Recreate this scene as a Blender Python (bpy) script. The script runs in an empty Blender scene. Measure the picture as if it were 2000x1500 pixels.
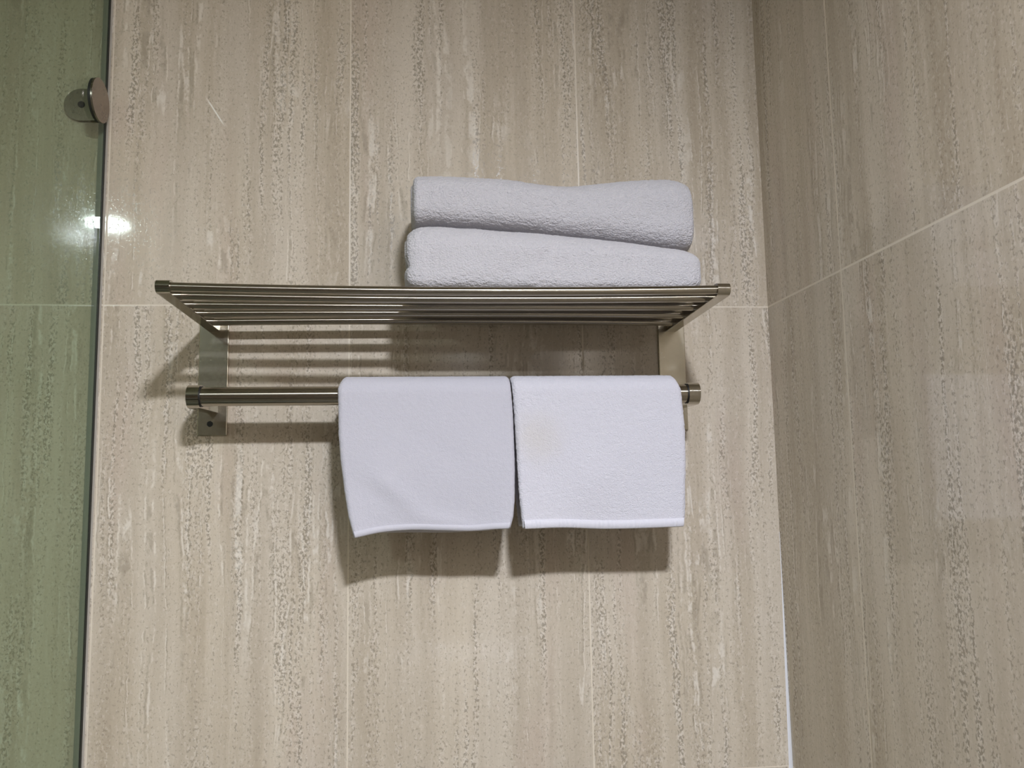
import bpy, bmesh, math
import numpy as np
from mathutils import Matrix, Vector

# ------------------------------------------------------------------ camera
scn = bpy.context.scene
cam_d = bpy.data.cameras.new('camera')
cam = bpy.data.objects.new('camera', cam_d)
scn.collection.objects.link(cam)
cam_d.sensor_width = 36.0
cam_d.lens = 28.8
cam_d.clip_start = 0.02
R = Matrix(((0.9953, 0.0062, -0.0971), (-0.0958, -0.1113, -0.9892), (-0.0170, 0.9938, -0.1102))).to_quaternion().to_matrix()
cam.matrix_world = Matrix.Translation((0, -1.05, 1.5)) @ R.to_4x4()
scn.camera = cam

# ------------------------------------------------------------------ world, exposure
w = bpy.data.worlds.new('world'); scn.world = w; w.use_nodes = True
w.node_tree.nodes['Background'].inputs[0].default_value = (0.9, 0.93, 1, 1)
w.node_tree.nodes['Background'].inputs[1].default_value = 0.0
scn.view_settings.view_transform = 'Standard'
scn.view_settings.look = 'None'
scn.view_settings.gamma = 1
scn.view_settings.use_curve_mapping = False
scn.view_settings.exposure = 0.0
LAMP = 1310.0                      # radiance of the two frosted ceiling lamps
LAMP_COL = (0.90, 0.945, 1.055)

C = scn.collection
WALL_X = 0.4520      # right wall
LEFT_X = -1.45
FRONT_Y = -2.60
CEIL = 2.227
GL0, GL1 = -0.4205, -0.4125      # the two faces of the glass


# ------------------------------------------------------------------ helpers
def tag(o, label=None, cat=None, group=None, kind=None):
    if label: o['label'] = label
    if cat: o['category'] = cat
    if group: o['group'] = group
    if kind: o['kind'] = kind
    return o


def empty(name, loc):
    o = bpy.data.objects.new(name, None)
    o.empty_display_size = 0.05
    o.location = loc
    C.objects.link(o)
    return o


def link(name, me, mat, parent=None, smooth=False, auto=None):
    me.materials.append(mat)
    if smooth:
        for p in me.polygons: p.use_smooth = True
    o = bpy.data.objects.new(name, me)
    C.objects.link(o)
    if parent is not None:
        o.parent = parent
        if parent.parent is None: o.matrix_parent_inverse = Matrix.Translation(-Vector(parent.location))
    if auto is not None:
        for p in me.polygons: p.use_smooth = True
        me.set_sharp_from_angle(angle=math.radians(auto))
    return o


def from_bm(name, bm, mat, parent=None, smooth=False, auto=None):
    bmesh.ops.recalc_face_normals(bm, faces=bm.faces)
    me = bpy.data.meshes.new(name)
    bm.to_mesh(me); bm.free()
    return link(name, me, mat, parent, smooth, auto)


def add_box(bm, x0, x1, y0, y1, z0, z1, bevel=0.0, seg=2):
    vs = [bm.verts.new((x, y, z)) for x in (x0, x1) for y in (y0, y1) for z in (z0, z1)]
    f = [(0, 1, 3, 2), (4, 6, 7, 5), (0, 4, 5, 1), (2, 3, 7, 6), (0, 2, 6, 4), (1, 5, 7, 3)]
    fs = [bm.faces.new([vs[i] for i in q]) for q in f]
    if bevel:
        es = list({e for q in fs for e in q.edges})
        bmesh.ops.bevel(bm, geom=es, offset=bevel, segments=seg, profile=0.5, affect='EDGES')


def prism(bm, pts, axis, a, b, bevel=0.0, seg=3):
    """extrude a 2-D outline along an axis; outline coordinates are the two other axes in order"""
    def P(u, v, t):
        return {'X': (t, u, v), 'Y': (u, t, v), 'Z': (u, v, t)}[axis]
    A = [bm.verts.new(P(u, v, a)) for u, v in pts]
    B = [bm.verts.new(P(u, v, b)) for u, v in pts]
    n = len(pts)
    fa = bm.faces.new(A); fb = bm.faces.new(B[::-1])
    for i in range(n):
        bm.faces.new((A[i], B[i], B[(i + 1) % n], A[(i + 1) % n]))
    if bevel:
        es = list(fa.edges) + list(fb.edges)
        bmesh.ops.bevel(bm, geom=es, offset=bevel, segments=seg, profile=0.5, affect='EDGES')


def tube(bm, path, r, n=40, cap=True):
    """round rod running mostly along X through the listed points"""
    rings = []
    for (x, y, z) in path:
        rings.append([bm.verts.new((x, y + r * math.cos(2 * math.pi * k / n), z + r * math.sin(2 * math.pi * k / n))) for k in range(n)])
    for a, b in zip(rings, rings[1:]):
        for k in range(n):
            bm.faces.new((a[k], a[(k + 1) % n], b[(k + 1) % n], b[k]))
    if cap:
        bm.faces.new(rings[0]); bm.faces.new(rings[-1][::-1])


# value noise, vectorised
def _h(ix, iy, iz, s):
    n = (ix * 374761393 + iy * 668265263 + iz * 2147483647 + s * 1274126177) & 0xFFFFFFFF
    n = ((n ^ (n >> 13)) * 1274126177) & 0xFFFFFFFF
    n = ((n ^ (n >> 16)) * 2246822519) & 0xFFFFFFFF
    return ((n ^ (n >> 15)) & 0xFFFF) / 65535.0


def vnoise(P, freq, seed=0):
    q = P * np.asarray(freq, float)
    i = np.floor(q).astype(np.int64); fr = q - i
    fr = fr * fr * (3 - 2 * fr)
    out = 0
    for dx in (0, 1):
        for dy in (0, 1):
            for dz in (0, 1):
                wgt = (fr[..., 0] if dx else 1 - fr[..., 0]) * (fr[..., 1] if dy else 1 - fr[..., 1]) * (fr[..., 2] if dz else 1 - fr[..., 2])
                out = out + wgt * _h(i[..., 0] + dx, i[..., 1] + dy, i[..., 2] + dz, seed)
    return out * 2 - 1


def grid_mesh(name, V, closed_u=True, caps=False):
    """V: (nx, ns, 3) array; rows joined along x, columns closed along s"""
    nx, ns, _ = V.shape
    idx = np.arange(nx * ns).reshape(nx, ns)
    a = idx[:-1, :]; b = idx[1:, :]
    a2 = np.roll(a, -1, 1); b2 = np.roll(b, -1, 1)
    F = np.stack([a, a2, b2, b], -1).reshape(-1, 4)
    me = bpy.data.meshes.new(name)
    faces = F.tolist()
    if caps:
        # bridge the flattened end slices
        for row, flip in ((idx[0], False), (idx[-1], True)):
            m = ns // 2
            for k in range(m - 1):
                q = [row[k], row[k + 1], row[ns - 2 - k], row[ns - 1 - k]]
                faces.append([int(v) for v in (q[::-1] if flip else q)])
    me.from_pydata(V.reshape(-1, 3).tolist(), [], faces)
    me.validate()
    me.update()
    bm = bmesh.new(); bm.from_mesh(me)
    bmesh.ops.recalc_face_normals(bm, faces=bm.faces)
    bm.to_mesh(me); bm.free()
    return me


def interp(x, pts):
    p = np.array(pts); o = np.argsort(p[:, 0])
    return np.interp(x, p[o, 0], p[o, 1])


def sinterp(x, pts):
    """smooth interpolation through points (monotone abscissae)"""
    p = np.array(sorted(pts)); xs, ys = p[:, 0], p[:, 1]
    m = np.gradient(ys, xs)
    x = np.clip(x, xs[0], xs[-1])
    k = np.clip(np.searchsorted(xs, x) - 1, 0, len(xs) - 2)
    h = xs[k + 1] - xs[k]; t = (x - xs[k]) / h
    return ((2 * t**3 - 3 * t**2 + 1) * ys[k] + (t**3 - 2 * t**2 + t) * h * m[k]
            + (-2 * t**3 + 3 * t**2) * ys[k + 1] + (t**3 - t**2) * h * m[k + 1])


# ------------------------------------------------------------------ materials
class N:
    def __init__(s, name):
        s.m = bpy.data.materials.new(name); s.m.use_nodes = True
        s.t = s.m.node_tree; s.t.nodes.clear()
        s.out = s.t.nodes.new('ShaderNodeOutputMaterial')

    def n(s, typ, ins=None, **kw):
        nd = s.t.nodes.new(typ)
        for k, v in kw.items(): setattr(nd, k, v)
        for k, v in (ins or {}).items():
            if isinstance(v, bpy.types.NodeSocket): s.t.links.new(v, nd.inputs[k])
            else: nd.inputs[k].default_value = v
        return nd

    def math(s, op, a, b=0.0, c=None, clamp=False):
        nd = s.t.nodes.new('ShaderNodeMath'); nd.operation = op; nd.use_clamp = clamp
        for i, v in enumerate((a, b) if c is None else (a, b, c)):
            if isinstance(v, bpy.types.NodeSocket): s.t.links.new(v, nd.inputs[i])
            else: nd.inputs[i].default_value = v
        return nd.outputs[0]

    def smooth(s, v, lo, hi):
        nd = s.n('ShaderNodeMapRange', {0: v, 1: lo, 2: hi, 3: 0.0, 4: 1.0}, interpolation_type='SMOOTHSTEP')
        return nd.outputs[0]

    def mix(s, f, a, b, blend='MIX'):
        nd = s.t.nodes.new('ShaderNodeMix'); nd.data_type = 'RGBA'; nd.blend_type = blend
        for i, v in ((0, f), (6, a), (7, b)):
            if isinstance(v, bpy.types.NodeSocket): s.t.links.new(v, nd.inputs[i])
            elif i: nd.inputs[i].default_value = (*v, 1)
            else: nd.inputs[i].default_value = v
        return nd.outputs[2]

    def noise(s, vec, scale=1.0, detail=2.0, rough=0.5, dist=0.0):
        return s.n('ShaderNodeTexNoise', {'Vector': vec, 'Scale': scale, 'Detail': detail, 'Roughness': rough, 'Distortion': dist}).outputs[0]

    def comb(s, x, y, z=0.0):
        return s.n('ShaderNodeCombineXYZ', {0: x, 1: y, 2: z}).outputs[0]

    def surf(s, sh):
        s.t.links.new(sh, s.out.inputs['Surface']); return s.m


def tile_mat(name, haxis, u_lines, v0, pv=0.593, pu=0.3025, seed=0.0, grout=0.72, gw=0.0010, pale_line=None):
    m = N(name)
    pos = m.n('ShaderNodeNewGeometry').outputs['Position']
    sep = m.n('ShaderNodeSeparateXYZ', {0: pos})
    if haxis == 'X': u0, vv0 = sep.outputs[0], sep.outputs[2]
    elif haxis == 'Y': u0, vv0 = sep.outputs[1], sep.outputs[2]
    else: u0, vv0 = sep.outputs[0], sep.outputs[1]
    # tile index: every tile is cut from a different part of the stone
    iu = m.math('FLOOR', m.math('DIVIDE', m.math('SUBTRACT', u0, u_lines), pu))
    iv = m.math('FLOOR', m.math('DIVIDE', m.math('SUBTRACT', vv0, v0), pv))
    u = m.math('ADD', u0, m.math('ADD', m.math('MULTIPLY', iu, 3.37), seed))
    v = m.math('ADD', vv0, m.math('MULTIPLY', iv, 2.11))
    # waviness of the veins
    w1 = m.noise(m.comb(m.math('MULTIPLY', u, 9), m.math('MULTIPLY', v, 7), 3.1), 1, 3, 0.6)
    w2 = m.noise(m.comb(m.math('MULTIPLY', u, 60), m.math('MULTIPLY', v, 60), 8.7), 1, 4, 0.7)
    U = m.math('ADD', u, m.math('MULTIPLY_ADD', m.math('SUBTRACT', w1, 0.5), 0.016, m.math('MULTIPLY', m.math('SUBTRACT', w2, 0.5), 0.0065)))
    band = m.noise(m.comb(m.math('MULTIPLY', U, 34), m.math('MULTIPLY', v, 1.3), 0.4), 1, 5, 0.62)
    broad = m.noise(m.comb(m.math('MULTIPLY', U, 9), m.math('MULTIPLY', v, 1.8), 5.5), 1, 2, 0.5)
    fine = m.noise(m.comb(m.math('MULTIPLY', U, 190), m.math('MULTIPLY', v, 14), 2.4), 1, 3, 0.6)
    grain = m.noise(m.comb(m.math('MULTIPLY', u, 330), m.math('MULTIPLY', v, 260), 1.7), 1, 2, 0.6)
    mask = m.smooth(m.noise(m.comb(m.math('MULTIPLY', U, 26), m.math('MULTIPLY', v, 2.6), 9.3), 1, 3, 0.6), 0.42, 0.62)
    hue = m.noise(m.comb(m.math('MULTIPLY', U, 17), m.math('MULTIPLY', v, 2.6), 14.2), 1, 2, 0.5)
    LIGHT = (0.592, 0.512, 0.405); DARK = (0.445, 0.370, 0.275)
    col = m.mix(m.smooth(band, 0.30, 0.70), DARK, LIGHT)
    col = m.mix(m.math('MULTIPLY', m.smooth(broad, 0.35, 0.70), 0.35), col, (0.60, 0.535, 0.455))
    col = m.mix(m.math('MULTIPLY', m.smooth(hue, 0.55, 0.75), 0.40), col, (0.50, 0.395, 0.320))
    col = m.mix(m.math('MULTIPLY', m.smooth(fine, 0.50, 0.72), m.math('MULTIPLY_ADD', mask, 0.22, 0.10)), col, (0.68, 0.61, 0.52))
    # grey-brown pits and pale grains, crowded along the veins
    vein = m.smooth(m.noise(m.comb(m.math('MULTIPLY', U, 85), m.math('MULTIPLY', v, 2.2), 12.9), 1, 3, 0.6), 0.44, 0.60)
    crowd = m.math('MULTIPLY', vein, m.math('MULTIPLY_ADD', mask, 0.75, 0.25))
    pn = m.noise(m.comb(m.math('MULTIPLY', u, 360), m.math('MULTIPLY', v, 250), 6.1), 1, 2.5, 0.6)
    pit = m.smooth(m.math('ADD', pn, m.math('MULTIPLY', crowd, 0.115)), 0.580, 0.665)
    pitm = m.math('MULTIPLY', pit, m.math('MULTIPLY_ADD', crowd, 0.36, 0.40))
    gn = m.noise(m.comb(m.math('MULTIPLY', u, 300), m.math('MULTIPLY', v, 170), 41.7), 1, 2.5, 0.6)
    gr = m.smooth(m.math('ADD', gn, m.math('MULTIPLY', crowd, 0.115)), 0.568, 0.66)
    col = m.mix(m.math('MULTIPLY', gr, m.math('MULTIPLY_ADD', crowd, 0.40, 0.22)), col, (0.72, 0.65, 0.56))
    col = m.mix(pitm, col, (0.255, 0.215, 0.160))
    # fine pale and dark wandering threads
    c1 = m.noise(m.comb(m.math('MULTIPLY', U, 46), m.math('MULTIPLY', v, 1.5), 21.0), 1, 1, 0.5)
    gate = m.smooth(m.noise(m.comb(m.math('MULTIPLY', u, 60), m.math('MULTIPLY', v, 38), 31.0), 1, 3, 0.7), 0.44, 0.56)
    gate2 = m.smooth(m.noise(m.comb(m.math('MULTIPLY', u, 12), m.math('MULTIPLY', v, 3.5), 51.0), 1, 2, 0.6), 0.42, 0.60)
    gg = m.math('MULTIPLY', gate, gate2)
    thr = m.math('SUBTRACT', 1.0, m.smooth(m.math('ABSOLUTE', m.math('SUBTRACT', c1, 0.50)), 0.004, 0.024))
    thr2 = m.math('SUBTRACT', 1.0, m.smooth(m.math('ABSOLUTE', m.math('SUBTRACT', c1, 0.545)), 0.004, 0.026))
    col = m.mix(m.math('MULTIPLY', m.math('MULTIPLY', thr2, gg), 0.40), col, (0.27, 0.225, 0.165))
    col = m.mix(m.math('MULTIPLY', m.math('MULTIPLY', thr, gg), 0.62), col, (0.77, 0.71, 0.62))
    col = m.mix(m.math('MULTIPLY', m.math('SUBTRACT', grain, 0.5), 0.5, clamp=True), col, (0.3, 0.26, 0.2))
    if pale_line:
        sx, sz, ddx, ddz, ln = pale_line       # a thin pale slanting line, fading at both ends
        a_ = m.math('SUBTRACT', u0, sx); b_ = m.math('SUBTRACT', vv0, sz)
        pa = m.math('ADD', m.math('MULTIPLY', a_, ddx), m.math('MULTIPLY', b_, ddz))
        qa = m.math('ABSOLUTE', m.math('SUBTRACT', m.math('MULTIPLY', a_, ddz), m.math('MULTIPLY', b_, ddx)))
        along = m.math('MULTIPLY', m.smooth(pa, 0.0, 0.35 * ln), m.math('SUBTRACT', 1.0, m.smooth(pa, 0.85 * ln, 1.15 * ln)))
        col = m.mix(m.math('MULTIPLY', m.math('MULTIPLY', along, m.math('SUBTRACT', 1.0, m.smooth(qa, 0.0004, 0.0013))), 0.8), col, (0.86, 0.84, 0.78))
    # grout
    def line(coord, origin, period, half):
        q = m.math('DIVIDE', m.math('SUBTRACT', coord, origin), period)
        dd = m.math('MULTIPLY', m.math('ABSOLUTE', m.math('SUBTRACT', q, m.math('ROUND', q))), period)
        return m.math('SUBTRACT', 1.0, m.smooth(dd, half * 0.6, half * 1.3))
    g = m.math('MAXIMUM', line(u0, u_lines, pu, gw), line(vv0, v0, pv, gw))
    col = m.mix(m.math('MULTIPLY', g, grout), col, (0.70, 0.62, 0.50))
    rough = m.math('MULTIPLY_ADD', pitm, 0.25, m.math('MULTIPLY_ADD', g, 0.35, 0.055))
    hgt = m.math('SUBTRACT', m.math('MULTIPLY', grain, 0.10), m.math('ADD', m.math('MULTIPLY', pitm, 0.5), m.math('MULTIPLY', g, 1.0)))
    bump = m.n('ShaderNodeBump', {'Strength': 0.10, 'Distance': 0.0006, 'Height': hgt})
    p = m.n('ShaderNodeBsdfPrincipled', {'Base Color': col, 'Roughness': rough, 'Normal': bump.outputs[0], 'IOR': 1.46})
    return m.surf(p.outputs[0])


def simple(name, col, rough=0.5, metal=0.0, bumpy=0.0, scale=200.0, ior=1.45):
    m = N(name)
    tc = m.n('ShaderNodeTexCoord').outputs['Object']
    nz = m.noise(tc, scale, 3, 0.55)
    c = m.mix(m.math('MULTIPLY', nz, 0.25), col, tuple(x * 0.82 for x in col))
    ins = {'Base Color': c, 'Roughness': m.math('MULTIPLY_ADD', nz, rough * 0.25, rough * 0.87), 'Metallic': metal, 'IOR': ior}
    if bumpy:
        ins['Normal'] = m.n('ShaderNodeBump', {'Strength': bumpy, 'Distance': 0.001, 'Height': nz}).outputs[0]
    return m.surf(m.n('ShaderNodeBsdfPrincipled', ins).outputs[0])


def steel(name, col=(0.60, 0.565, 0.51), rough=0.12, along='X'):
    m = N(name)
    tc = m.n('ShaderNodeNewGeometry').outputs['Position']
    s = {'X': (8, 900, 900), 'Z': (900, 900, 8), 'O': (300, 300, 300)}[along]
    mp = m.n('ShaderNodeMapping', {'Vector': tc, 'Scale': s}).outputs[0]
    nz = m.noise(mp, 1, 3, 0.6)
    sm = m.noise(tc, 45, 3, 0.6)
    c = m.mix(m.math('MULTIPLY', m.smooth(sm, 0.4, 0.75), 0.35), col, tuple(x * 0.72 for x in col))
    r = m.math('MULTIPLY_ADD', nz, rough * 0.5, m.math('MULTIPLY_ADD', sm, rough * 0.5, rough * 0.5))
    b = m.n('ShaderNodeBump', {'Strength': 0.03, 'Distance': 0.0005, 'Height': nz})
    return m.surf(m.n('ShaderNodeBsdfPrincipled', {'Base Color': c, 'Metallic': 1.0, 'Roughness': r, 'Normal': b.outputs[0]}).outputs[0])


def rod_steel(name, col, rough, aniso):
    """round-polished tube running along X: the grain goes round the tube, so highlights stretch along it"""
    m = N(name)
    tc = m.n('ShaderNodeNewGeometry').outputs['Position']
    sm = m.noise(m.n('ShaderNodeMapping', {'Vector': tc, 'Scale': (25, 60, 60)}).outputs[0], 1, 3, 0.6)
    c = m.mix(m.math('MULTIPLY', m.smooth(sm, 0.4, 0.75), 0.30), col, tuple(x * 0.75 for x in col))
    r = m.math('MULTIPLY_ADD', sm, rough * 0.3, rough * 0.85)
    tan = m.comb(1.0, 0.0, 0.0)
    return m.surf(m.n('ShaderNodeBsdfPrincipled', {'Base Color': c, 'Metallic': 1.0, 'Roughness': r, 'Anisotropic': aniso, 'Tangent': tan}).outputs[0])


def terry(name, col, stain=None, scale=700.0, strength=0.55):
    m = N(name)
    tc = m.n('ShaderNodeNewGeometry').outputs['Position']
    v = m.n('ShaderNodeTexVoronoi', {'Vector': m.n('ShaderNodeMapping', {'Vector': tc, 'Scale': (1, 1, 1.25)}).outputs[0], 'Scale': scale}).outputs[0]
    nz = m.noise(tc, 420, 3, 0.7)
    big = m.noise(tc, 60, 3, 0.6)
    c = m.mix(m.math('MULTIPLY', m.smooth(nz, 0.45, 0.75), 0.20), col, tuple(x * 0.86 for x in col))
    if stain:
        (sx, sy, sz), sc, rad, amt = stain
        dv = m.n('ShaderNodeVectorMath', {0: tc, 1: (sx, sy, sz)}, operation='DISTANCE').outputs['Value']
        f = m.math('SUBTRACT', 1.0, m.smooth(m.math('ADD', dv, m.math('MULTIPLY', m.math('SUBTRACT', big, 0.5), 0.02)), 0.0, rad))
        c = m.mix(m.math('MULTIPLY', f, amt), c, sc)
    hgt = m.math('ADD', m.math('MULTIPLY', v, -0.8), m.math('ADD', m.math('MULTIPLY', nz, 1.2), m.math('MULTIPLY', big, 0.3)))
    b = m.n('ShaderNodeBump', {'Strength': strength, 'Distance': 0.0016, 'Height': hgt})
    return m.surf(m.n('ShaderNodeBsdfPrincipled', {'Base Color': c, 'Roughness': 0.95, 'Normal': b.outputs[0],
                                                  'Sheen Weight': 0.25, 'Sheen Roughness': 0.6, 'Specular IOR Level': 0.15}).outputs[0])


def glass_mat():
    m = N('green_tinted_glass')
    tr = m.n('ShaderNodeBsdfTransparent', {'Color': (0.775, 0.835, 0.77, 1)})
    gl = m.n('ShaderNodeBsdfGlossy', {'Color': (1, 1, 1, 1), 'Roughness': 0.0})
    geo = m.n('ShaderNodeNewGeometry')
    cosv = m.math('ABSOLUTE', m.n('ShaderNodeVectorMath', {0: geo.outputs['Incoming'], 1: geo.outputs['Normal']}, operation='DOT_PRODUCT').outputs['Value'])
    fr = m.math('MULTIPLY_ADD', m.math('POWER', m.math('SUBTRACT', 1.0, cosv, clamp=True), 5.0), 0.96, 0.04)
    sm = m.noise(m.n('ShaderNodeNewGeometry').outputs['Position'], 4, 3, 0.6)
    f = m.math('MULTIPLY', fr, m.math('MULTIPLY_ADD', sm, 0.10, 0.36))
    return m.surf(m.n('ShaderNodeMixShader', {0: f, 1: tr.outputs[0], 2: gl.outputs[0]}).outputs[0])


def emit(name, col, s):
    m = N(name)
    return m.surf(m.n('ShaderNodeEmission', {'Color': (*col, 1), 'Strength': s}).outputs[0])


M_back = tile_mat('travertine_back', 'X', -0.1050, 1.7195, pale_line=(-0.2924, 1.9979, 0.5364, -0.8439, 0.0461))
M_right = tile_mat('travertine_right', 'Y', -0.2005, 1.7195, seed=11.3, grout=0.95, gw=0.0013)
M_side = tile_mat('travertine_side', 'Y', -0.10, 1.7195, seed=23.9)
M_front = tile_mat('travertine_front', 'X', 0.05, 1.7195, seed=31.7)
M_dark = simple('dark_stone_wall', (0.10, 0.088, 0.072), 0.25, scale=12)
M_floor = simple('grey_brown_floor_tile', (0.16, 0.14, 0.11), 0.3, scale=14)
M_ceil = simple('white_ceiling_paint', (0.60, 0.57, 0.50), 0.8, scale=30)
M_wood = simple('dark_wood_door', (0.10, 0.055, 0.03), 0.35, scale=9)
M_steelX = rod_steel('polished_steel_rods', (0.39, 0.355, 0.295), 0.18, 0.97)
M_steel = steel('polished_steel_brackets', col=(0.47, 0.44, 0.375), rough=0.12, along='O')
M_plate = steel('polished_steel_plates', col=(0.60, 0.55, 0.44), rough=0.24, along='O')
M_disc = steel('brushed_steel_disc', col=(0.36, 0.31, 0.27), rough=0.26, along='O')
M_clampplate = steel('dull_steel_clamp_plate', col=(0.22, 0.20, 0.14), rough=0.3, along='O')
M_black = simple('black_socket', (0.012, 0.011, 0.010), 0.5)
M_rubber = simple('dark_rubber_gasket', (0.016, 0.017, 0.013), 0.5)
M_seal = simple('grey_green_seal', (0.24, 0.235, 0.20), 0.6)
M_silic = simple('white_silicone', (0.78, 0.77, 0.80), 0.4)
M_clear = simple('clear_grey_silicone', (0.38, 0.355, 0.31), 0.4)
M_glass = glass_mat()
M_white = simple('white_enamel', (0.8, 0.8, 0.8), 0.3)
M_tw_hang = terry('terry_white_smooth', (0.500, 0.483, 0.528), scale=900, strength=0.28)
M_tw_hang2 = terry('terry_white_looped', (0.590, 0.570, 0.615), stain=((0.122, -0.105, 1.543), (0.56, 0.52, 0.49), 0.045, 0.62), scale=650, strength=0.45)
M_tw_up = terry('terry_white_fluffy', (0.520, 0.498, 0.515), scale=520, strength=0.75)
M_hem = terry('towel_hem_weave', (0.64, 0.622, 0.672), scale=1500, strength=0.2)
M_hem2 = terry('towel_hem_plain', (0.53, 0.513, 0.557), scale=1500, strength=0.2)

# ------------------------------------------------------------------ room
def slab(name, x0, x1, y0, y1, z0, z1, mat):
    bm = bmesh.new(); add_box(bm, x0, x1, y0, y1, z0, z1)
    return tag(from_bm(name, bm, mat), kind='structure')


T = 0.10
slab('wall_back', LEFT_X - T, WALL_X + T, 0, T, -T, CEIL + T, M_back)
slab('wall_right', WALL_X, WALL_X + T, FRONT_Y - T, 0, -T, CEIL + T, M_right)
slab('wall_left', LEFT_X - T, LEFT_X, FRONT_Y - T, 0, -T, CEIL + T, M_side)
slab('wall_front', LEFT_X, WALL_X, FRONT_Y - T, FRONT_Y, -T, CEIL + T, M_dark)
slab('floor', LEFT_X, WALL_X, FRONT_Y, 0, -T, 0, M_floor)
slab('ceiling', LEFT_X, WALL_X, FRONT_Y, 0, CEIL, CEIL + T, M_ceil)

# unseen door, added behind the camera to darken reflections in the metal
bm = bmesh.new(); add_box(bm, -1.15, -0.42, FRONT_Y, FRONT_Y + 0.035, 0.0, 2.02, 0.004)
door = tag(from_bm('added_door_1', bm, M_wood), kind='structure')

# silicone bead in the corner, thickening downwards
bm = bmesh.new()
prev = None
for z, r in ((0.0, 0.0058), (0.9, 0.0050), (1.12, 0.0038), (1.20, 0.0028), (1.28, 0.0018), (1.36, 0.0008), (1.42, 0.0003)):
    prof = [(WALL_X, 0), (WALL_X - r, 0), (WALL_X - r * 0.62, -r * 0.25), (WALL_X - r * 0.25, -r * 0.62), (WALL_X, -r)]
    ring = [bm.verts.new((x, y, z)) for x, y in prof]
    if prev:
        for k in range(5):
            bm.faces.new((prev[k], prev[(k + 1) % 5], ring[(k + 1) % 5], ring[k]))
    else:
        bm.faces.new(ring[::-1])
    prev = ring
bm.faces.new(prev)
tag(from_bm('trim_1', bm, M_silic), kind='structure')

# ------------------------------------------------------------------ ceiling lights
def ceiling_light(x, y, label, power):
    t = empty('ceiling_light', (x, y, CEIL))
    tag(t, label, 'ceiling light', 'round ceiling lamps')
    n = 64; r = 0.058
    bm = bmesh.new()
    prof = [(r - 0.001, 0.0), (r - 0.001, -0.0075), (r + 0.004, -0.009), (r + 0.013, -0.004), (r + 0.015, 0.0)]
    rings = [[bm.verts.new((x + a * math.cos(2 * math.pi * k / n), y + a * math.sin(2 * math.pi * k / n), CEIL + b)) for k in range(n)] for a, b in prof]
    for a, b in zip(rings, rings[1:]):
        for k in range(n): bm.faces.new((a[k], a[(k + 1) % n], b[(k + 1) % n], b[k]))
    from_bm('trim_ring', bm, M_white, t, smooth=True)
    bm = bmesh.new()
    prof = [(r - 0.001, -0.0060), (r * 0.93, -0.0105), (r * 0.75, -0.0140), (r * 0.5, -0.0165), (r * 0.2, -0.0180)]
    rings = [[bm.verts.new((x + a * math.cos(2 * math.pi * k / n), y + a * math.sin(2 * math.pi * k / n), CEIL + b)) for k in range(n)] for a, b in prof]
    for a, b in zip(rings, rings[1:]):
        for k in range(n): bm.faces.new((a[k], b[k], b[(k + 1) % n], a[(k + 1) % n]))
    bm.faces.new(rings[-1])
    me = bpy.data.meshes.new('diffuser'); bm.to_mesh(me); bm.free()
    link('diffuser', me, emit('lamp_glow', LAMP_COL, LAMP * power), t, smooth=True)


ceiling_light(0.182, -1.39, 'round white ceiling lamp in front of the towel rack', 1.0)
ceiling_light(-0.906, -1.285, 'round white ceiling lamp over the shower, behind the glass', 0.15)

# ------------------------------------------------------------------ unseen washbasin, added to give a pale reflection in the wall tiles
wb = empty('washbasin', (0.12, FRONT_Y, 0.62))
tag(wb, 'unseen white washbasin added opposite the towel rack for its pale reflection', 'washbasin')
bm = bmesh.new()
nb_ = 48
def basin_ring(a, b, z, y0):
    out = []
    for k in range(nb_):
        t = 2 * math.pi * k / nb_
        c_, s_ = math.cos(t), math.sin(t)
        out.append(bm.verts.new((0.12 + a * math.copysign(abs(c_) ** 0.6, c_), FRONT_Y + 0.002 + y0 + b * math.copysign(abs(s_) ** 0.6, s_), z)))
    return out
rg = [basin_ring(*q) for q in ((0.20, 0.14, 0.62, 0.215), (0.27, 0.20, 0.66, 0.215), (0.30, 0.213, 0.74, 0.215), (0.30, 0.213, 0.80, 0.215), (0.275, 0.17, 0.80, 0.235), (0.25, 0.15, 0.74, 0.235), (0.12, 0.07, 0.69, 0.235))]
for p_, q_ in zip(rg, rg[1:]):
    for k in range(nb_): bm.faces.new((p_[k], p_[(k + 1) % nb_], q_[(k + 1) % nb_], q_[k]))
bm.faces.new(rg[0]); bm.faces.new(rg[-1])
from_bm('bowl', bm, M_white, wb, auto=40)
bm = bmesh.new(); add_box(bm, 0.105, 0.135, FRONT_Y + 0.02, FRONT_Y + 0.05, 0.801, 0.92, 0.004); add_box(bm, 0.108, 0.132, FRONT_Y + 0.05, FRONT_Y + 0.17, 0.895, 0.915, 0.004)
from_bm('faucet', bm, M_steel, wb)

# ------------------------------------------------------------------ shower screen
scr = empty('shower_screen', (-0.4165, -0.45, 0.0))
tag(scr, 'green tinted clear glass shower screen fixed to the tiled wall', 'shower screen')
bm = bmesh.new(); add_box(bm, GL0, GL1, -0.95, -0.0045, 0.004, 2.210)
from_bm('glass_pane', bm, M_glass, scr)
bm = bmesh.new(); add_box(bm, GL0, GL1 - 0.0012, -0.0044, 0.0, 0.0, 2.210)
tag(from_bm('edge_seal', bm, M_seal, scr), 'grey edge seal between glass and wall')
bm = bmesh.new(); add_box(bm, GL1 - 0.0011, GL1 + 0.0006, -0.0060, 0.0, 0.0, 2.210)
tag(from_bm('seal_lip', bm, M_rubber, scr), 'dark rubber lip of the seal')
bm = bmesh.new(); prism(bm, [(GL1 + 0.0007, 0.0), (GL1 + 0.0007, -0.0022), (GL1 + 0.0023, 0.0)], 'Z', 0.0, 2.210)
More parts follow.
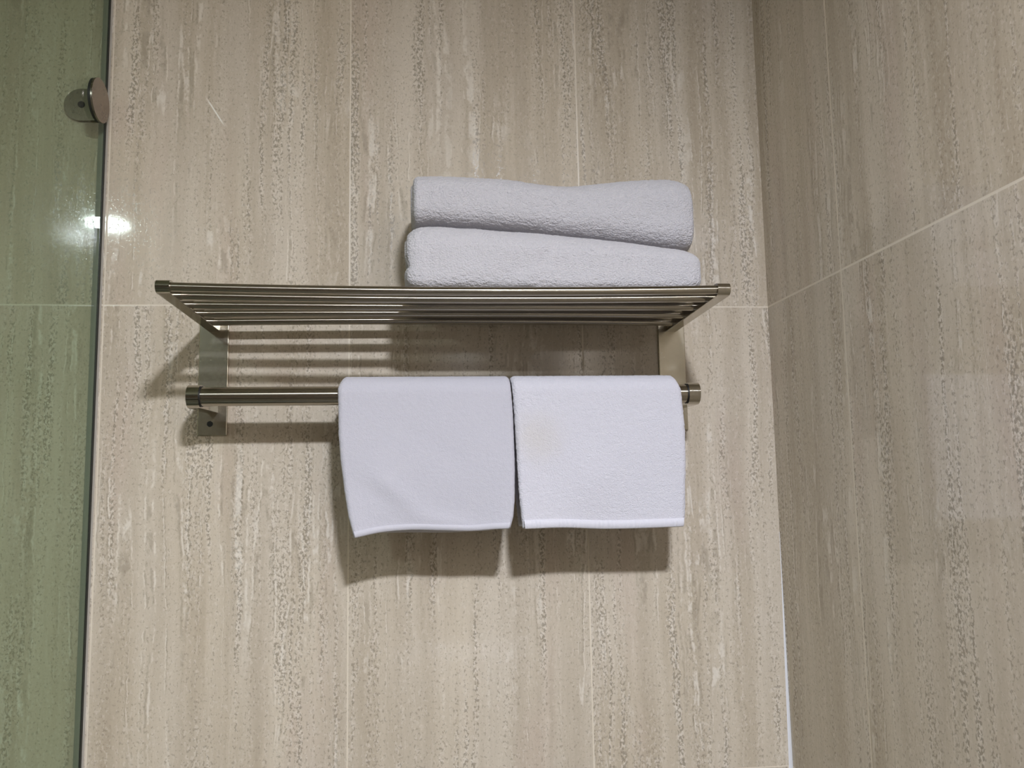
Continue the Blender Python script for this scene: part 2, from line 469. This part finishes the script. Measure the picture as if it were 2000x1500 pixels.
tag(from_bm('silicone_bead', bm, M_clear, scr), 'pale silicone bead')
# round clamp
yc, zc, rc = -0.0350, 1.9700, 0.0270
n = 72
bm = bmesh.new()
prism(bm, [(yc + rc * math.cos(2 * math.pi * k / n), zc + rc * math.sin(2 * math.pi * k / n)) for k in range(n)], 'X', GL1 + 0.0036, GL1 + 0.0058, bevel=0.0006)
disc = tag(from_bm('clamp_disc', bm, M_disc, scr, auto=8), 'round brushed steel clamp disc')
bm = bmesh.new()
prism(bm, [(yc + (rc - .0006) * math.cos(2 * math.pi * k / n), zc + (rc - .0006) * math.sin(2 * math.pi * k / n)) for k in range(n)], 'X', GL1 + 0.0001, GL1 + 0.0035)
tag(from_bm('gasket', bm, M_rubber, disc, auto=8), 'black rubber gasket')
bm = bmesh.new()
out = []
cx, cz, a, b = -0.4425, 1.9782, 0.0215, 0.0212
for k in range(49):
    t = math.pi / 2 + math.pi * k / 48
    out.append((cx + a * math.cos(t), cz + b * math.sin(t)))
out += [(GL0 - 0.0006, cz - b * 0.995), (GL0 - 0.0006, cz + b * 0.995)]
prism(bm, out, 'Y', -0.0045, -0.0002, bevel=0.0008)
fl = tag(from_bm('wall_plate', bm, M_clampplate, scr, auto=8), 'D-shaped steel wall plate of the clamp, behind the glass')
bm = bmesh.new(); prism(bm, [(cx + 0.0042 * math.cos(2 * math.pi * k / 64), cz + 0.0042 * math.sin(2 * math.pi * k / 64)) for k in range(64)], 'Y', -0.0056, -0.0043, bevel=0.0004)
tag(from_bm('screw', bm, M_black, fl, auto=8), 'dark screw head')

# ------------------------------------------------------------------ towel rack
rack = empty('towel_rack', (0.022, 0.0, 1.554))
tag(rack, 'polished steel wall-mounted towel rack with a rod shelf above one thick rail', 'towel rack')
AX = (-0.2720, 0.3160)                   # centres of the two brackets
AH = 0.0070                              # half thickness of a shelf arm
SZ = 1.6917                              # axis height of the shelf at the wall
TILT = -0.026                            # the shelf rises slightly towards its front
RZ = (1.5956, 1.5949)                    # same for the rail


def arm_outline(y_front, y_back, zc, h, tilt=0.0):
    pts = [(y_back, zc - h), (y_back, zc + h)]
    for k in range(41):
        t = math.pi / 2 + math.pi * k / 40
        pts.append((y_front + h + h * math.cos(t), zc + h * math.sin(t)))
    return [(y, z + tilt * y) for y, z in pts]


for i, ax in enumerate(AX):
    # wall plate with its lower screw
    bm = bmesh.new(); add_box(bm, ax - 0.0180, ax + 0.0180, -0.0035, -0.0001, 1.5545, 1.7060, bevel=0.0009, seg=3)
    pl = from_bm('wall_plate', bm, M_plate, rack, auto=8)
    sx = ax - 0.0025
    bm = bmesh.new(); prism(bm, [(sx + 0.0036 * math.cos(2 * math.pi * k / 64), 1.5690 + 0.0036 * math.sin(2 * math.pi * k / 64)) for k in range(64)], 'Y', -0.0039, -0.0033, bevel=0.0002)
    tag(from_bm('screw', bm, M_black, pl, auto=8), 'dark socket-head screw')
    # shelf arm
    bm = bmesh.new(); prism(bm, arm_outline(-0.2060, -0.0030, SZ, 0.0068, TILT), 'X', ax - AH, ax + AH, bevel=0.0008)
    from_bm('shelf_arm', bm, M_steel, rack, auto=8)
    # rail arm
    bm = bmesh.new(); prism(bm, arm_outline(-0.0930, -0.0030, RZ[i], 0.0134), 'X', ax - 0.0069, ax + 0.0069, bevel=0.0010)
    from_bm('rail_arm', bm, M_steel, rack, auto=8)
    # dark collar where the rail enters its arm
    s = 1 if i == 0 else -1
    bm = bmesh.new(); xa = ax + s * 0.0068; tube(bm, [(xa, -0.0800, RZ[i]), (xa + s * 0.0016, -0.0800, RZ[i])], 0.0121)
    tag(from_bm('rail_collar', bm, M_black, rack, auto=8), 'dark collar ring')

BARS = ((-0.1990, -0.0032), (-0.1620, -0.0028), (-0.1190, -0.0012), (-0.0755, 0.0010), (-0.0310, 0.0018))
for j, (y, bow) in enumerate(BARS):
    bm = bmesh.new()
    x0, x1 = AX[0] + AH - 0.001, AX[1] - AH + 0.001
    path = []
    for k in range(33):
        t = k / 32
        path.append((x0 + (x1 - x0) * t, y, SZ + TILT * y + bow * 4 * t * (1 - t)))
    tube(bm, path, 0.0048, 36)
    from_bm('shelf_rod', bm, M_steelX, rack, auto=40)
bm = bmesh.new()
tube(bm, [(AX[0] + 0.0065, -0.0800, RZ[0]), (AX[1] - 0.0065, -0.0800, RZ[1])], 0.0111, 56)
tag(from_bm('towel_rail', bm, M_steelX, rack, auto=40), 'thick lower steel rail')


# ------------------------------------------------------------------ hanging towels
def hanging_towel(name, mat, xl, xr, zb_f, zb_b, out_f, seed, waves, hem, hem_mat, loft=0.0003):
    RY, RR = -0.0800, 0.0111
    TH = 0.0105                                   # cloth thickness (folded double)
    rr = RR + TH / 2 + 0.0010
    nx = 200
    ztop = 1.5948
    nf, na, nb, ne = 160, 44, 60, 9
    xs01 = np.linspace(0, 1, nx)
    # denser near both ends for the rounded edges
    xs01 = 0.5 - 0.5 * np.cos(np.pi * xs01) * (1 - 0.25 * np.sin(np.pi * xs01) ** 2)
    rows = []
    Wd = 0.19
    for t in xs01:
        xm = xl_at(xl, 1.44) * (1 - t) + xl_at(xr, 1.44) * t
        zf = float(sinterp(np.array([xm]), zb_f)[0]); zb = float(sinterp(np.array([xm]), zb_b)[0])
        # centre line, front bottom -> over the rail -> back bottom
        s = np.linspace(0, 1, nf)
        cf = np.stack([RY - rr - 0.0015 * np.sin(np.pi * s), zf + (ztop - zf) * s], 1)
        cf[:, 0] -= (1 - s) ** 2 * float(sinterp(np.array([xm]), out_f)[0])
        an = np.linspace(0, np.pi, na)[1:-1]
        ca = np.stack([RY - rr * np.cos(an), ztop + rr * np.sin(an) * 1.0], 1)
        s = np.linspace(0, 1, nb)
        cb = np.stack([RY + rr + 0 * s, ztop + (zb - ztop) * s], 1)
        c = np.concatenate([cf, ca, cb])
        tg = np.gradient(c, axis=0); tg /= np.linalg.norm(tg, axis=1)[:, None]
        nm = np.stack([-tg[:, 1], tg[:, 0]], 1)   # outward (front side: -y)
        L = np.concatenate([[0], np.cumsum(np.linalg.norm(np.diff(c, axis=0), axis=1))]); tot = L[-1]
        de = np.minimum(t, 1 - t) * Wd
        er = 0.0055
        fx = math.sqrt(max(0.0, 1 - (1 - min(1, de / er)) ** 2)) if de < er else 1.0
        dl = np.minimum(L, tot - L); e2 = 0.0045
        fl_ = np.sqrt(np.clip(1 - (1 - np.minimum(1, dl / e2)) ** 2, 0, 1))
        hh = TH / 2 * max(0.06, fx) * np.maximum(fl_, 0.05)
        outer = c + nm * hh[:, None]; inner = c - nm * hh[:, None]
        inner[:, 0] += 0
        loop = np.concatenate([outer, inner[::-1]])
        # side edges lean
        x = xl_at(xl, loop[:, 1]) * (1 - t) + xl_at(xr, loop[:, 1]) * t
        rows.append(np.stack([x, loop[:, 0], loop[:, 1]], 1))
    V = np.array(rows)
    no = nf + na - 2 + nb
    side = np.ones(V.shape[1]); side[no:] = 0
    # folds and softness, front face mainly
    front = (V[..., 1] < RY) & (V[..., 2] < ztop + 0.004)
    fall = np.clip((ztop - V[..., 2]) / 0.10, 0, 1)
    dy = np.zeros(V.shape[:2])
    for (x0, z0, ang, wd, ln, amp) in waves:
        ca_, sa_ = math.cos(ang), math.sin(ang)
        p = (V[..., 0] - x0) * ca_ + (V[..., 2] - z0) * sa_
        q = -(V[..., 0] - x0) * sa_ + (V[..., 2] - z0) * ca_
        dy += amp * np.exp(-(q / wd) ** 2 - (p / ln) ** 2)
    dy += 0.0012 * vnoise(V, (22, 0, 16), seed)
    V[..., 1] -= np.where(front, dy * fall, 0)
    # loops of the pile
    P = V.copy()
    nz = vnoise(P, (340, 340, 340), seed + 3) * 0.55 + vnoise(P, (700, 700, 700), seed + 4) * 0.45
    sgn = np.where(front, -1.0, 1.0)
    V[..., 1] += side * sgn * nz * loft * 1.2
    V[..., 2] += side * vnoise(P, (420, 420, 420), seed + 5) * loft
    V[..., 0] += vnoise(P, (430, 430, 430), seed + 6) * loft * 1.3
    me = grid_mesh(name, V, caps=True)
    o = link(name, me, mat, None, smooth=True)
    # hem: a flat woven band along the front bottom edge
    k0, k1 = hem[0], hem[1]
    bm = bmesh.new()
    fr = []
    NX = 260
    for i in range(NX):
        t = 0.012 + 0.976 * i / (NX - 1)
        xm = xl_at(xl, 1.44) * (1 - t) + xl_at(xr, 1.44) * t
        zf = float(sinterp(np.array([xm]), zb_f)[0]); of = float(sinterp(np.array([xm]), out_f)[0])
        rib = hem[2] * math.sin(i * 2 * math.pi / 7.3 + math.sin(i * .31)) * (0.5 + 0.5 * math.sin(i * 0.11))
        ring = []
        for (dz, dyy) in ((k0 - 0.0002, 0.0035), (k0 - 0.0004, -0.0004), (k0 + 0.0008, -0.0016), ((k0 + k1) / 2, -0.0024), (k1 - 0.0010, -0.0017), (k1, 0.0004)):
            z = zf + dz
            s = (z - zf) / (ztop - zf)
            yy = RY - rr - 0.0015 * math.sin(math.pi * max(0, s)) - (1 - s) ** 2 * of - TH / 2
            wv = 0.0
            for (x0, z0, ang, wd, ln, amp) in waves:
                ca_, sa_ = math.cos(ang), math.sin(ang)
                p = (xm - x0) * ca_ + (z - z0) * sa_; q = -(xm - x0) * sa_ + (z - z0) * ca_
                wv += amp * math.exp(-(q / wd) ** 2 - (p / ln) ** 2)
            xx = float(xl_at(xl, z)) * (1 - t) + float(xl_at(xr, z)) * t
            wv += 0.0012 * float(vnoise(np.array([[xx, yy, z]]), (22, 0, 16), seed)[0])
            ring.append(bm.verts.new((xx, yy - wv + dyy + rib * (1 if dyy < 0 else 0) + 0.0004, z)))
        fr.append(ring)
    for a, b in zip(fr, fr[1:]):
        for k in range(len(a) - 1): bm.faces.new((a[k], a[k + 1], b[k + 1], b[k]))
    tag(from_bm('hem', bm, hem_mat, o, smooth=True), 'flat woven hem band')
    return o


def xl_at(tab, z):
    return interp(z, [(p[1], p[0]) for p in tab])


LL = [(-0.1040, 1.6150), (-0.1079, 1.6020), (-0.1065, 1.5479), (-0.1040, 1.5190), (-0.0993, 1.4845), (-0.0946, 1.4560), (-0.0888, 1.4343)]
LR = [(0.0912, 1.6150), (0.0938, 1.5751), (0.0948, 1.5160), (0.0936, 1.4693), (0.0917, 1.4519), (0.0874, 1.4380)]
RL = [(0.0925, 1.6150), (0.0952, 1.5751), (0.0972, 1.5159), (0.0985, 1.4808), (0.1006, 1.4517), (0.1021, 1.4395)]
RRt = [(0.2915, 1.6150), (0.2965, 1.5980), (0.2990, 1.5550), (0.2985, 1.5129), (0.2954, 1.4534), (0.2935, 1.4363)]
tl = hanging_towel('hand_towel', M_tw_hang, LL, LR,
                   [(-0.0888, 1.4330), (-0.0605, 1.4380), (-0.0262, 1.4400), (0.0140, 1.4384), (0.0430, 1.4374), (0.0720, 1.4390), (0.0874, 1.4395)],
                   [(-0.0888, 1.4360), (-0.0605, 1.4350), (-0.0262, 1.4345), (0.0140, 1.4335), (0.0430, 1.4340), (0.0720, 1.4355), (0.0874, 1.4390)],
                   [(-0.0888, 0.0060), (-0.05, 0.0015), (0.0, 0.0), (0.05, 0.0), (0.0874, 0.0070)], 5,
                   [(-0.035, 1.475, -0.75, 0.013, 0.050, 0.0020), (-0.060, 1.478, -0.45, 0.010, 0.035, -0.0008), (0.018, 1.447, -0.25, 0.010, 0.030, 0.0022),
                    (0.052, 1.530, 1.35, 0.020, 0.080, 0.0015), (0.0, 1.54, -0.6, 0.018, 0.05, -0.0015)],
                   (0.0000, 0.0070, 0.0), M_hem2, 0.00020)
tag(tl, 'white hand towel folded over the rail, left of the two, with a wavy lower edge', 'towel', 'hand towels hanging on the rail')
tr = hanging_towel('hand_towel', M_tw_hang2, RL, RRt,
                   [(0.1021, 1.4388), (0.1488, 1.4388), (0.1965, 1.4362), (0.2447, 1.4360), (0.2935, 1.4369)],
                   [(0.1021, 1.4390), (0.1488, 1.4360), (0.1965, 1.4345), (0.2447, 1.4345), (0.2935, 1.4380)],
                   [(0.1021, 0.0095), (0.14, 0.0030), (0.19, 0.0), (0.25, 0.0), (0.2935, 0.0005)], 17,
                   [(0.108, 1.60, 1.45, 0.006, 0.03, 0.0025), (0.20, 1.50, 0.9, 0.03, 0.06, 0.0010)],
                   (0.0000, 0.0100, 0.00035), M_hem, 0.00032)
tag(tr, 'white hand towel over the right end of the rail with a faint beige stain', 'towel', 'hand towels hanging on the rail')


# ------------------------------------------------------------------ folded towels on the shelf
def folded_towel(name, mat, x0, x1, top, bot, yc, a, seed, nexp, rl, rr_, dents, loft=0.0008, notch=None, skew=None, low=4.0):
    nx, ns = 330, 340
    t = np.linspace(0, 1, nx)
    tt = 0.5 - 0.5 * np.cos(np.pi * t)
    tt = 0.55 * tt + 0.45 * t
    xs = x0 + (x1 - x0) * tt
    th = np.linspace(0, 2 * np.pi, ns, endpoint=False)
    cs, sn = np.cos(th), np.sin(th)
    ey = np.sign(cs) * np.abs(cs) ** (2 / nexp); ez = np.sign(sn) * np.abs(sn) ** (2 / nexp)
    zt = sinterp(xs, top); zb = sinterp(xs, bot)
    V = np.zeros((nx, ns, 3))
    dL = xs - x0; dR = x1 - xs
    sc = np.ones(nx)
    sc = np.where(dL < rl, np.sqrt(np.clip(1 - (1 - dL / rl) ** 2, 0, 1)), sc)
    sc = np.where(dR < rr_, np.sqrt(np.clip(1 - (1 - dR / rr_) ** 2, 0, 1)), sc)
    # the ends stay blunt: never shrink below 62 per cent before the flat end face
    m = 0.62 + 0.38 * sc
    hz = (zt - zb) / 2
    V[..., 0] = xs[:, None]
    ey2 = np.where(sn < 0, np.sign(cs) * np.abs(cs) ** (2 / low), ey)
    ez = np.where(sn < 0, -np.abs(sn) ** (2 / low), ez)
    V[..., 1] = yc + (a - (1 - m)[:, None] * 0.022) * ey2[None, :]
    V[..., 2] = ((zt + zb) / 2)[:, None] + (hz - (1 - m) * 0.018)[:, None] * ez[None, :]
    if skew: V[..., 1] += (skew * (xs - (x0 + x1) / 2))[:, None]
    # end faces: rings running inwards with the layers of the fold showing
    def cap(row, outx, sgn):
        c = row.mean(0); rings = []
        K = 34
        for k in range(1, K + 1):
            f = 1 - k / K
            r = row.copy()
            r[:, 1] = c[1] + (row[:, 1] - c[1]) * max(f, 0.0)
            r[:, 2] = c[2] + (row[:, 2] - c[2]) * max(f, 0.0)
            ph = (1 - f) * 3.5 + th / (2 * np.pi) * 1.0
            g = 0.5 - 0.5 * np.cos(2 * np.pi * ph)
            edge = min(1.0, k / 5)
            r[:, 0] = outx + sgn * (0.0026 * (1 - (1 - edge) ** 2) - 0.0040 * g ** 3 * edge * min(1, f * 4))
            rings.append(r)
        return np.array(rings)
    L = cap(V[0], x0, -1)[::-1]; Rr = cap(V[-1], x1, 1)
    V = np.concatenate([L, V, Rr])
    if notch:
        z0n, dn, wn = notch
        V[..., 0] += np.where(V[..., 0] < x0 + 0.02, dn * np.exp(-((V[..., 2] - z0n) / wn) ** 2) * np.clip(1 - (V[..., 0] - x0) / 0.02, 0, 1), 0)
    c = np.stack([V[..., 0], np.full(V.shape[:2], yc), ((sinterp(V[..., 0], top) + sinterp(V[..., 0], bot)) / 2)], -1)
    d = V - c; d /= np.maximum(np.linalg.norm(d, axis=-1), 1e-6)[..., None]
    for (dx, dyv, dz, ang, wd, ln, amp) in dents:
        ca_, sa_ = math.cos(ang), math.sin(ang)
        p = (V[..., 0] - dx) * ca_ + (V[..., 2] - dz) * sa_
        q = -(V[..., 0] - dx) * sa_ + (V[..., 2] - dz) * ca_
        g = np.exp(-(q / wd) ** 2 - (p / ln) ** 2) * (V[..., 1] < yc)
        V -= d * (amp * g)[..., None]
    P = V.copy()
    nz = 0.0012 * vnoise(P, (26, 40, 40), seed) + 0.0004 * vnoise(P, (90, 90, 90), seed + 1)
    nz = nz + loft * (0.5 * vnoise(P, (260, 340, 340), seed + 2) + 0.5 * vnoise(P, (480, 600, 600), seed + 3))
    V += d * nz[..., None]
    V[..., 2] = np.where(V[..., 2] < ZMIN[0], ZMIN[0] + (V[..., 2] - ZMIN[0]) * 0.05, V[..., 2])
    me = grid_mesh(name, V)
    return link(name, me, mat, None, smooth=True)


def shift(t, d): return [(x, z + d) for x, z in t]


ZMIN = [1.7035]
LOTOP = [(-0.0320, 1.7840), (-0.0131, 1.7900), (0.0348, 1.7895), (0.0954, 1.7860), (0.1566, 1.7806), (0.2184, 1.7740), (0.2808, 1.7655), (0.3060, 1.7620), (0.3200, 1.7590)]
LOTOP = shift(LOTOP, -0.0065)
LOBOT = [(-0.0320, 1.7030), (0.14, 1.7015), (0.3200, 1.7030)]
lo = folded_towel('bath_towel', M_tw_up, -0.0270, 0.3025, LOTOP, LOBOT, -0.1010, 0.0770, 41, 2.5, 0.016, 0.020,
                  [(0.1170, -0.14, 1.7340, 0.75, 0.0035, 0.016, 0.0022), (0.10, -.14, 1.727, 0.5, 0.009, 0.03, 0.0018)], notch=(1.7310, 0.0050, 0.0055), low=9.0)
tag(lo, 'thick white folded bath towel lying on the rack shelf, under the other one', 'towel', 'bath towels stacked on the shelf')
ZMIN = [1.70]
UPTOP = [(-0.0240, 1.8600), (0.0362, 1.8600), (0.0985, 1.8575), (0.1299, 1.8535), (0.1583, 1.8515), (0.1870, 1.8540), (0.2255, 1.8588), (0.2644, 1.8620), (0.3034, 1.8625), (0.3180, 1.8590)]
UPTOP = shift(UPTOP, -0.0105)
UPBOT = [(x, z + 0.0004) for x, z in LOTOP]
up = folded_towel('bath_towel', M_tw_up, -0.0205, 0.3060, UPTOP, UPBOT, -0.0890, 0.0610, 77, 2.5, 0.006, 0.030,
                  [(0.2050, -.13, 1.8560, 0.15, 0.004, 0.03, 0.0012)], skew=0.0)
tag(up, 'thick white folded bath towel, top of the pile, with a dip along its top', 'towel', 'bath towels stacked on the shelf')
